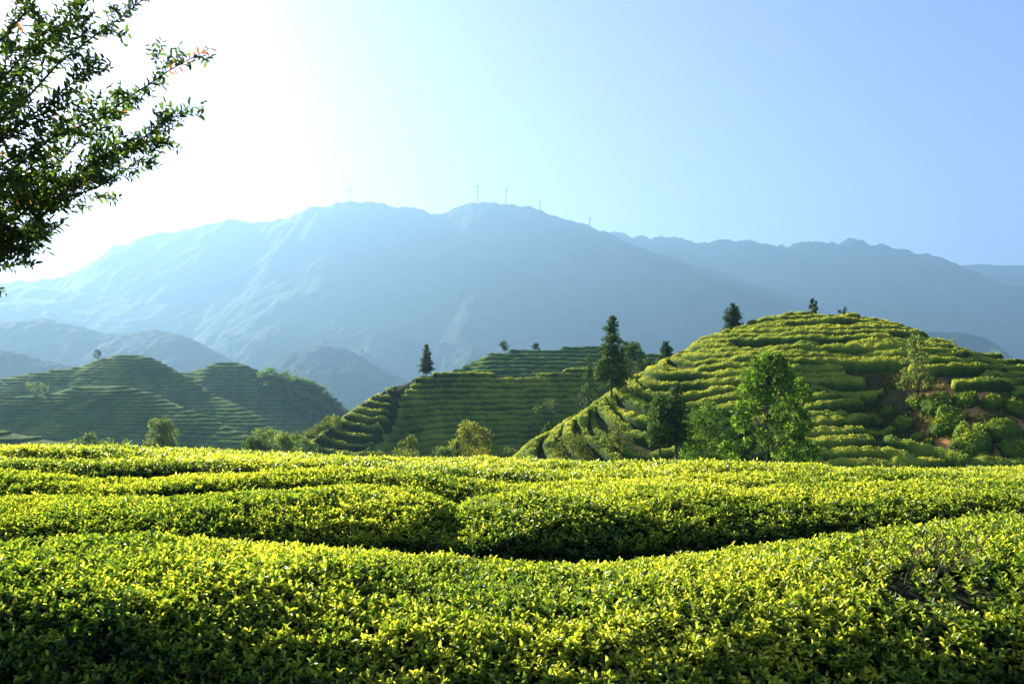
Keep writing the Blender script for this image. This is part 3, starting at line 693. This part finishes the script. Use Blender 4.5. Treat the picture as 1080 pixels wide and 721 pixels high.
CG = 'conifers on and around the tea hills'
conifer(450, 138, 363, 1.35, 'lone dark conifer on the crest of the central hill', CH, N=3500, L=.26, group=CG, base_frac=.14, nb=50)
conifer(645, 76, 334, 2.1, 'tallest dark conifer, on a bare trunk at the left flank of the right hill', RH, N=7000, L=.25, group=CG, base_frac=.24, nb=56, trunk=.013, tone=.6)
conifer(621, 96, 374, 1.9, 'narrow conifer just left of the tallest conifer', z=-9.0, N=4500, L=.24, group=CG, base_frac=.10, nb=60, tone=.55)
broadleaf(668, 104, 362, 2.7, 'dark bushy tree behind the tallest conifer, on its right', z=-6.0, N=7000, L=.26, mat=CONIF, tone=.55, group='trees behind the right hill ridge')
broadleaf(684, 110, 381, 2.2, 'low dark tree half hidden behind the right hill ridge', z=-4.0, N=4000, L=.26, mat=CONIF, tone=.45, group='trees behind the right hill ridge')
conifer(702.5, 86, 360, 1.05, 'short dark conifer on the left ridge of the right hill', RH, N=3500, L=.2, group=CG, base_frac=.05, nb=40, taper=.6)
conifer(773, 91, 321, 1.35, 'round-topped dark conifer on the ridge left of the right hill summit', RH, N=5000, L=.2, group=CG, base_frac=.08, nb=50, taper=.45)
broadleaf(858, 92, 316, .55, 'tiny tree standing on the summit of the right hill', RH, N=700, L=.2, mat=CONIF, tone=.5, group='small trees on the summit', nb=10, crown_from=.35)
shrub(889, 91.5, 324.5, .55, 'tiny dark bush on the summit, right of the tiny tree', RH, N=400, L=.2, mat=CONIF, tone=.4, nb=6)
FOOT = dict(group='trees at the foot of the right hill')
conifer(696, 50, 415, 1.0, 'slim conifer on a bare pale trunk, left one of the close pair', z=-6.1, N=5000, L=.16, base_frac=.36, nb=60, tone=.8, trunk=.018, taper=.55, **FOOT)
conifer(713, 50, 405, .95, 'slim conifer on a bare trunk, right one of the close pair', z=-6.2, N=5000, L=.16, base_frac=.34, nb=60, tone=.62, trunk=.018, taper=.6, **FOOT)
conifer(745, 51, 426, 1.9, 'dark green tree between the slim pair and the big leafy tree', z=-6.4, N=7500, L=.15, base_frac=.10, nb=50, tone=.55, taper=.35, mat=BROAD, **FOOT)
broadleaf(810, 45, 374, 2.9, 'big bright leafy tree at the foot of the right hill', z=-6.0, N=10500, L=.22, mat=BROAD, tone=.66, crown_from=.02, nb=80, blob=.13,
          shape=lambda f: 1.0 if f < .5 else max(.10, 1.0 - (f - .5) * 1.8), **FOOT)
broadleaf(838, 47, 402, 1.3, 'lower leafy tree against the right side of the big leafy tree', z=-6.2, N=4500, L=.18, mat=BROAD, tone=.7, crown_from=.2, nb=24, **FOOT)
broadleaf(967, 68, 354, 2.2, 'thin sparse-leaved young tree beside the orange gully', RH, N=1500, L=.22, mat=PALE, tone=.55, crown_from=.25, nb=44, blob=.13, trunk=.010, group='trees on the right hill', shape=lambda f: .9 - .65 * f)
shrub(996, 85.5, 359, 1.0, 'bright pale shrub on the right shoulder ridge', RH, N=900, L=.22, mat=PALE, tone=.75)
BG = 'shrubs at the foot of the central hill'
shrub(432, 80, 461, 1.45, 'olive shrub, taller one of the pair at the foot of the central hill', z=-9.6, N=2600, L=.2, mat=YELL, tone=.35, group=BG)
shrub(425, 76, 476, 1.5, 'low round olive shrub under the taller olive shrub', z=-9.4, N=2200, L=.2, mat=YELL, tone=.35, group=BG)
shrub(395, 78, 478, 1.5, 'low wide olive shrub, leftmost at the foot of the central hill', z=-9.6, N=2200, L=.2, mat=YELL, tone=.35, group=BG)
shrub(466, 78, 472, 1.3, 'small round green shrub left of the yellow-green tree', z=-9.4, N=2000, L=.2, mat=PALE, tone=.4, group=BG)
conifer(482, 76, 466, 1.15, 'dark pointed little shrub in front of the yellow-green tree', z=-9.6, N=2200, L=.18, base_frac=.03, nb=30, tone=.5, group=BG, name='small_conifer')
broadleaf(497, 82, 447, 2.35, 'yellow-green bushy tree at the foot of the central hill', z=-9.8, N=6500, L=.2, mat=YELL, tone=.7, crown_from=.08, nb=30, blob=.3, group=BG)
shrub(533, 78, 474, 1.4, 'ragged pale shrub right of the yellow-green tree', z=-9.4, N=1500, L=.2, mat=PALE, tone=.45, group=BG)
shrub(358, 84, 482, 1.1, 'small grey-green shrub beside the lit foot of the central hill', z=-9.8, N=900, L=.2, mat=PALE, tone=.3, group=BG)
conifer(577, 73, 446, .85, 'little pointed conifer on the low left ridge of the right hill', RH, N=1500, L=.16, base_frac=.02, nb=30, tone=.6, name='small_conifer', group=CG)
shrub(577, 128, 421, 1.9, 'faint grey shrub on the shaded front of the central hill', CH, N=700, L=.28, mat=PALE, tone=.3, group='shrubs on the hills')
shrub(604, 64, 459, 1.5, 'olive creeper bush on the lower left flank of the right hill', RH, N=2600, L=.17, mat=YELL, tone=.3, group='shrubs on the hills')
shrub(652, 66, 446, 1.3, 'low dark bush below the tallest conifer', RH, N=1800, L=.17, mat=YELL, tone=.25, group='shrubs on the hills')
LG = 'trees and shrubs before the left hills'
broadleaf(171, 100, 442, 2.3, 'pale green bushy tree in front of the lower left hill', z=-11.0, N=6500, L=.24, mat=PALE, tone=.45, crown_from=.1, nb=32, blob=.3, group=LG, shape=lambda f: 1.0 - .6 * f)
for px, py, D, r, t, lb in ((281, 452, 92, 2.3, .55, 'light green feathery tree at the left foot of the central hill'), (299, 457, 88, 1.5, .65, 'pale feathery shrub right of the light green feathery tree'),
                            (266, 462, 90, 1.6, .45, 'rounded green shrub left of the light green feathery tree'), (319, 463, 95, 1.7, .4, 'dull green shrub on the lit left edge of the central hill')):
    broadleaf(px, D, py, r, lb, z=-11.5, N=3800, L=.22, mat=PALE if t > .5 else BROAD, tone=t, crown_from=.1, nb=24, blob=.3, group=LG)
for px, py, r, lb in ((75, 465, 1.7, 'leftmost low pale shrub beyond the field edge, lower left'), (94, 457, 1.2, 'white-tipped taller shrub among the low pale shrubs'), (108, 464, 1.8, 'low pale shrub right of the white-tipped shrub'),
                      (128, 467, 1.6, 'rightmost low pale shrub beyond the field edge, lower left'), (219, 474, 1.0, 'tiny shrub right of the pale green bushy tree')):
    shrub(px, 95, py, r, lb, z=-12.0, N=1600, L=.24, mat=PALE, tone=.5, group=LG)
for px, py, D, H_, r, lb, nm in ((103, 369, 361, L2, 1.6, 'tiny tree on the crest of the upper left hill', 't'), (34, 403, 281, L1, 1.7, 'tiny pale tree on the crest of the lower left hill, left one of two', 't'),
                             (45, 405, 281, L1, 1.6, 'tiny pale tree on the crest of the lower left hill, right one of two', 't'), (531.5, 359.5, 256, BH, 1.2, 'tiny dark tree on the low hill behind, left one of two', 't'),
                             (565, 362, 261, BH, 1.0, 'tiny dark tree on the low hill behind, right one of two', 't')):
    broadleaf(px, D, py, r, lb, H_, N=350, L=.55, mat=CONIF if px > 500 or px > 100 else PALE, tone=.5, nb=9, crown_from=.3, blob=.4, group='tiny far trees on the hill crests')
# bushes in the wooded right flank of the third left hill
labs = set()
pl_ = [(278, 397), (286, 395), (294, 400), (301, 398), (309, 402), (317, 403), (325, 407), (331, 410), (338, 414), (345, 420), (351, 425), (357, 431), (363, 437), (283, 408), (296, 412), (311, 416), (322, 421), (334, 427), (344, 434), (352, 441), (330, 440), (316, 432), (300, 425)]
for i, (px, py) in enumerate(sorted(pl_)):
    D = float(L3.yc((px - CX) * 415 / F)); 
    # find the slope point that shows at this pixel
    tt = np.linspace(-110, 6, 300); xx = (px - CX) * (D + tt) / F; pz = L3.z(xx, D + tt); ok = np.argmin(np.abs(HY - F * pz / (D + tt) - py - 2)); Dp = D + tt[ok]
    broadleaf(px, Dp, py - 4 - 3 * rng.random(), 2.9 + rng.random(), 'dark bush on the wooded flank of the third left hill, %s from the left' % ordinal(i + 1), z=float(pz[ok]) - 1, N=520, L=.9, mat=BROAD, tone=.35 + .3 * rng.random(), nb=10, crown_from=.1, blob=.42,
              name='bush', cat='bush', group='bushes on the wooded left hill')
# bushes along the left bottom of the central hill
for i, (px, py) in enumerate([(345, 444), (338, 450), (330, 454), (322, 457), (311, 460), (353, 441)]):
    shrub(px, 118 - i, py - 3, 1.3, 'small round bush along the left edge of the central hill, %s from the top' % ordinal(i + 1), z=float((HY - py - 8) * (118 - i) / F), N=450, L=.3, mat=YELL, tone=.4, nb=7, group='small bushes at the central hill edge')

# clipped bushes standing apart in the orange gully of the right hill
def tea_bush(px, py, w, hh, label, D0=None):
    # march down the view ray to the hill
    Ds = np.linspace(92, 48, 900); xx = (px - CX) * Ds / F; zz = RH.z(xx, Ds); r_ = (HY - py) * Ds / F
    hit = np.where(zz >= r_)[0]
    # first hit from the near side
    Dn = Ds[::-1]; g_ = (zz >= r_)[::-1]; k = np.argmax(g_) if g_.any() else len(Ds) // 2; D = Dn[k]
    x0 = (px - CX) * D / F; wid = w * .88 * D / F; ht = max(.35, hh * D / F * .55)
    th = np.linspace(0, np.pi, 25); ph = np.linspace(0, 2 * np.pi, 41)[:-1]
    A, Bq = np.meshgrid(np.linspace(0, np.pi / 2 + .25, 16), ph, indexing='ij')
    sx_, cx_ = np.sin(A), np.cos(A)
    X = sx_ * np.cos(Bq); Y = sx_ * np.sin(Bq); Z = np.sign(cx_) * np.abs(cx_) ** .8
    nb = 1 + .55 * fbm(X * 1.5 + px, Y * 1.8, Z * 1.8, o=3)
    V = np.stack([X * wid / 2 * nb, Y * wid / 2 * .8 * nb, Z * ht * nb], -1)
    V[..., 2] += RH.z(x0 + V[..., 0], D + V[..., 1]) 
    V[..., 0] += x0; V[..., 1] += D
    nA, nB = A.shape; i = np.arange(nA - 1)[:, None] * nB; j = np.arange(nB)[None]; j2 = (j + 1) % nB
    Q = np.stack([i + j, i + j2, i + nB + j2, i + nB + j], -1).reshape(-1, 4)
    flat = V.reshape(-1, 3); N = int(wid * wid * 1.6 * 95) + 80; pick = rng.integers(0, (nA - 3) * nB, N)
    nn = nrm(np.stack([X, Y, Z], -1).reshape(-1, 3)[pick]); D_ = nrm(nn * .7 + rng.normal(size=(N, 3)) * .6); Ln = .17 * (.6 + .8 * rng.random(N))
    v2, q2, r = leaf_mesh(flat[pick] + rng.normal(size=(N, 3)) * .06 - D_ * Ln[:, None] * .4, D_, rng.normal(size=(N, 3)), Ln, Ln * .6, simple=True)
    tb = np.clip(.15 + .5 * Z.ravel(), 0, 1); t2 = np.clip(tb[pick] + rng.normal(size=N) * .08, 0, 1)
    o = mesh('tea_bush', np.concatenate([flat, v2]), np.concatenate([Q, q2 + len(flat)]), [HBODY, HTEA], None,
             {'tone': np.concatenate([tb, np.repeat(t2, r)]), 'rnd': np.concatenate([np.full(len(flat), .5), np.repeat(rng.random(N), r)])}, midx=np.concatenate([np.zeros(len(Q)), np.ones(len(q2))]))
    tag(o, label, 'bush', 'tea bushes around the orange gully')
for a in ((936, 437, 15, 11, 'small yellow-topped round tea bush at the head of the gully'), (920, 447, 20, 16, 'dark round tea bush in the gully, left of the yellow-topped one'),
          (964, 427, 22, 13, 'dark low tea bush under the sparse young tree'), (988, 428, 32, 16, 'wide dark tea bush right of the sparse young tree'), (1018, 424, 30, 14, 'dark tea bush on the bank above the orange soil'),
          (1046, 428, 24, 16, 'dark tea bush above the orange soil, near the right side'), (1072, 434, 28, 16, 'yellowish tea bush at the right edge above the orange soil'),
          (997, 452, 36, 26, 'large rounded tea bush with a bright left top, left of the orange soil'), (1022, 471, 46, 30, 'large domed tea bush in the middle of the orange soil'),
          (1060, 461, 44, 26, 'bright tea bush on the upper edge of the orange soil'), (1078, 482, 46, 22, 'domed tea bush at the right edge below the orange soil'),
          (952, 452, 24, 18, 'yellow-brown tea bush on the left bank of the orange soil'), (968, 463, 14, 10, 'small dark tea bush below the yellow-brown bush'), (978, 470, 16, 10, 'small green tea bush left of the middle domed bush'),
          (1036, 484, 22, 10, 'small tea bush at the foot of the middle domed bush'), (1014, 482, 14, 8, 'tiny tea bush left below the middle domed bush'),
          (900, 430, 14, 9, 'small tea bush at the dark gully, upper left')):
    tea_bush(*a)
# rough grass and weeds on the bare slope of the gully
WEED = leafy('weeds', [(0, (.04, .06, .012)), (.5, (.11, .13, .02)), (1, (.26, .22, .06))], trans=.4, rough=.8, spec=.1)
N = 60000; X = rng.uniform(22, 48, N); Y = rng.uniform(50, 82, N); Z = RH.z(X, Y); px, py = proj(X, Y, Z)
ok = rh_mask(X, Y, Z, Y - RH.yc(X)) == False
cl = fbm(X / 1.3, Y / 1.3, o=3) + .5 * fbm(X / 5, Y / 5, o=2)
ok &= (px > 880) & (px < 1130) & (py > 395) & (py < 500) & (cl > rng.uniform(-.12, .35, N))
P = np.stack([X, Y, Z], -1)[ok]; N = len(P); P = np.repeat(P, 4, 0) + rng.normal(size=(N * 4, 3)) * np.array([.06, .06, 0]); N = len(P)
Ln = .16 + .22 * rng.random(N) ** 2
V, Q, rr_ = leaf_mesh(P, np.array([0, 0, .8]) + rng.normal(size=(N, 3)) * .45, rng.normal(size=(N, 3)), Ln, Ln * .30, simple=True)
tag(mesh('grass', V, Q, WEED, None, {'tone': np.repeat(np.clip(.5 + .2 * rng.normal(size=N), 0, 1), rr_), 'rnd': np.repeat(rng.random(N), rr_)}, smooth=False), 'yellowish rough grass and weeds on the orange gully slope', 'grass', kind='stuff')
# straggling rows at the foot, right of the big tree
def px_row(pts, lab, i, w=1.7, h=.9):
    L = []
    for px, py in pts:
        Ds = np.linspace(48, 92, 1200); xx = (px - CX) * Ds / F; g_ = RH.z(xx, Ds) >= (HY - py) * Ds / F; k = np.argmax(g_) if g_.any() else 300
        L.append((xx[k], Ds[k]))
    row_hedge(RH, np.array(L), .3, w, h, HBODY, 200 + i, tuft=16, tsize=.19, ncs=11, label=lab, group='tea rows on the right hill', wob=.25, tone=.62, lumps=.3)
px_row([(926, 468), (945, 474), (965, 480), (985, 487), (1005, 494), (1030, 502)], 'bright diagonal tea row running down right from the gully', 1, 2.0, 1.1)
px_row([(925, 480), (945, 487), (960, 494), (975, 501)], 'short diagonal tea row below the bright diagonal row', 2)

# ------------------------------------------------------------------ wind turbines on the far mountain
WHITE, n, l, bs, out = new_mat('turbine_white'); bs.inputs['Base Color'].default_value = (.30, .31, .33, 1); bs.inputs['Roughness'].default_value = .4
def turbine(px, hub_py, base_py, D, rot, yaw, label, rl=9):
    B = W(px, base_py, D); h = (base_py - hub_py) * D / F; s = D / F * rl
    root = empty('wind_turbine', B, label, 'wind turbine', 'wind turbines along the far mountain ridge')
    V, Q = tube([(0, 0, -30), (0, 0, h * .5), (0, 0, h)], [3.8, 3.1, 2.3], 12); mesh('tower', V, Q, WHITE, root)
    V, Q = tube([(0, -5.0, h + 1), (0, -4, h + 1), (0, 4, h + 1), (0, 6, h + 1)], [1.6, 2.6, 2.6, 1.4], 10)
    na = mesh('nacelle', V, Q, WHITE, root)
    V, Q = tube([(0, -8.2, h + 1), (0, -7.2, h + 1), (0, -5.0, h + 1)], [.2, 1.6, 2.1], 10); hb = mesh('hub', V, Q, WHITE, root)
    for k in range(3):
        a = R(rot + 120 * k); d = np.array([math.sin(a), 0, math.cos(a)]); e = np.array([math.cos(a), 0, -math.sin(a)])
        fs = np.linspace(0, 1, 8); c = np.array([0, -6.5, h + 1]); ch = np.interp(fs, [0, .2, 1], [2.2, 4.4, 1.4]); V = []
        for f, w_ in zip(fs, ch):
            p = c + d * s * f
            V += [p + e * w_ * .35, p + np.array([0, -.35 * w_ * .5, 0]), p - e * w_ * .65, p + np.array([0, .35 * w_ * .5, 0])]
        V = np.array(V); i = np.arange(7)[:, None] * 4; j = np.arange(4)[None]; j2 = (j + 1) % 4
        Q = np.stack([i + j, i + j2, i + 4 + j2, i + 4 + j], -1).reshape(-1, 4); mesh('blade', V, Q, WHITE, root)
    root.rotation_euler.z = R(yaw)
turbine(369, 201, 214, 4000, 10, 18, 'leftmost wind turbine on the far mountain, apart from the rest')
turbine(503.5, 196, 211, 4000, 0, 15, 'wind turbine on the highest peak of the far mountain')
turbine(533.5, 200, 215, 4000, 70, 35, 'wind turbine just right of the highest peak', 8)
turbine(569.5, 214, 223, 4000, 20, 60, 'smaller wind turbine on the right slope, fourth from the left', 7)
turbine(621.5, 231, 239, 4000, 50, 40, 'faintest rightmost wind turbine low on the right slope', 5)

# ------------------------------------------------------------------ the near tree reaching in at upper left
def near_tree():
    B = np.array([-3.1, 1.7, float(ground_z(np.array(-3.1), np.array(1.7)))])
    root = empty('tree', B, 'dark leafy tree reaching in at upper left with a few red leaf tips', 'tree')
    parts = []; K = .56; fork = W(-190, 330, 5.4 * K)
    parts.append(tube([B - np.array([0, 0, .1]), B + np.array([.03, 0, .6]), B * .4 + fork * .6 + np.array([.05, 0, 0]), fork], [.05, .042, .036, .03], 10))
    LP, LD, LT = [], [], []
    def add_leaves(pts, dens, rad, red):
        pts = np.array(pts); d = np.linalg.norm(np.diff(pts, axis=0), axis=1).sum(); n_ = max(3, int(d * dens))
        s = np.linspace(.06, 1, n_); seg = s * (len(pts) - 1); i = np.minimum(seg.astype(int), len(pts) - 2); f = (seg - i)[:, None]
        P = pts[i] * (1 - f) + pts[i + 1] * f; t = nrm(pts[i + 1] - pts[i])
        sd = nrm(np.cross(t, nrm(rng.normal(size=(1, 3)))[0][None])); alt = np.where(np.arange(n_) % 2, 1, -1)[:, None]
        D = nrm(t * .55 + sd * alt * .9 + rng.normal(size=(n_, 3)) * .28 + np.array([0, 0, .05]))
        tn = np.clip(.52 + .19 * rng.normal(size=n_), 0, .86); 
        if red: tn = np.where(s > .72, 1.0 + .1 * rng.random(n_), tn)
        LP.append(P); LD.append(D); LT.append(tn)
    def curve(a, b, sag, n_=7, jit=.03):
        q = np.linspace(0, 1, n_)[:, None]; c = a * (1 - q) + b * q
        c += np.array([0, 0, 1]) * (sag * q * (1 - q) * 4) + rng.normal(size=(n_, 3)) * jit * np.sin(q * np.pi); return c
    tips = []   # (px, py, D, from-fraction, leaf density)
    # outline twigs of the crown
    LIFT = 22
    main = [(221, 51, 5.2, 0), (200, 112, 5.3, 0), (193, 150, 5.5, 0), (168, 176, 5.4, 0), (160, -8, 5.3, 0), (128, -40, 5.4, 0), (128, 190, 5.0, 0), (66, 258, 5.1, 0), (70, 232, 5.5, 0), (22, 282, 5.2, 0), (95, -110, 5.6, 0), (40, -160, 5.6, 0),
            (110, 60, 4.7, 0), (60, 20, 4.8, 0), (80, 120, 4.7, 0), (60, 175, 4.9, 0), (30, 90, 5.9, 0), (140, 110, 5.9, 0), (10, 215, 5.8, 0), (-30, -60, 5.2, 0), (-90, 40, 5.6, 0), (-200, -60, 5.5, 0), (-330, 60, 5.6, 0), (-300, -60, 5.3, 0), (-390, 150, 5.5, 0), (-160, 150, 5.0, 0), (-120, -150, 5.5, 0)]
    for (px, py, D, _) in main:
        tip = W(px, py - LIFT * (py > 120), D * K); base = fork + np.array([0, 0, random.uniform(-.03, .18)])
        limb = curve(base, tip, -.06 if py > 100 else .01, 12, .018)
        ln = np.linalg.norm(tip - base); parts.append(tube(limb, np.linspace(.0095, .0014, 12), 5))
        out_ = np.linspace(0, 1, 12)
        add_leaves(limb[7:], 100, 0, px == 221)
        nt_ = int(ln * 17)
        for j in range(nt_):
            f = .30 + .66 * (j + random.random()) / nt_; i = min(int(f * 11), 10); p = limb[i] + (limb[i + 1] - limb[i]) * (f * 11 - i)
            t = nrm((limb[i + 1] - limb[i])[None])[0]
            side = nrm(rng.normal(size=(1, 3)))[0]; side = nrm((side - t * side.dot(t))[None])[0]
            L_ = (.10 + .17 * random.random()) * (1.15 - .75 * f)
            d = nrm((t * .85 + side * .65 + np.array([0.05, 0, .12]))[None])[0]
            tw = curve(p, p + d * L_, .008, 5, .006); parts.append(tube(tw, np.linspace(.0022, .0007, 5), 4)); add_leaves(tw, 118, 0, random.random() < .012)
            for q in range(2):
                p2 = tw[2 + q]; s2 = nrm(rng.normal(size=(1, 3)))[0]; d2 = nrm((d * .7 + s2 * .7)[None])[0]
                t2 = curve(p2, p2 + d2 * L_ * .5, 0, 4, .005); parts.append(tube(t2, np.linspace(.0012, .0006, 4), 3)); add_leaves(t2, 125, 0, False)
    V, Q = join(parts); ob = mesh('trunk', V, Q, BARK, root); ob.matrix_parent_inverse = root.matrix_world.inverted()
    P = np.concatenate(LP); D = np.concatenate(LD); T = np.concatenate(LT); N = len(P)
    Ln = .022 + .011 * rng.random(N)
    V, Q, r = leaf_mesh(P, D, rng.normal(size=(N, 3)) + np.array([0, 0, 1.1]), Ln, Ln * (.38 + .1 * rng.random(N)))
    at = {'tone': np.repeat(T, r), 'rnd': np.repeat(.5 + (rng.random(N) - .5) * .5, r)}
    print('near tree leaves', N)
    V = V - B; ob.data.transform(__import__('mathutils').Matrix.Translation(-Vector(B))); ob.matrix_parent_inverse.identity()
    mesh('crown', V, Q, NEARL, root, at, smooth=False)
near_tree()

# ------------------------------------------------------------------ stones and dead leaves on the path at lower left
STONE = plain('stone', [(.3, (.09, .08, .07)), (.7, (.26, .24, .21))], 14, bump=.4, bscale=50, bdist=.01)
for i in range(26):
    x = random.uniform(-2.2, -.7); y = random.uniform(1.35, 2.1)
    if x > -.85 and i > 20: continue
    z = float(ground_z(np.array(x), np.array(y))); r = random.uniform(.008, .028)
    A, Bq = np.meshgrid(np.linspace(0, np.pi, 7), np.linspace(0, 2 * np.pi, 9)[:-1], indexing='ij')
    X = np.sin(A) * np.cos(Bq); Y = np.sin(A) * np.sin(Bq); Z = np.cos(A); nb = 1 + .35 * fbm(X * 1.3 + i * 3, Y * 1.3, Z * 1.3, o=2)
    V = np.stack([x + X * r * nb * 1.3, y + Y * r * nb, z + r * .25 + Z * r * .6 * nb], -1); nA, nB = A.shape
    ii = np.arange(nA - 1)[:, None] * nB; j = np.arange(nB)[None]; Q = np.stack([ii + j, ii + (j + 1) % nB, ii + nB + (j + 1) % nB, ii + nB + j], -1).reshape(-1, 4)
    tag(mesh('stone', V.reshape(-1, 3), Q, STONE), 'small grey stone on the bare soil before the nearest hedge', 'stone', 'small stones on the bare soil')
print('hedges', len([o for o in bpy.data.objects if o.name.startswith('tea_hedge')]))
print('objects', len(bpy.data.objects))
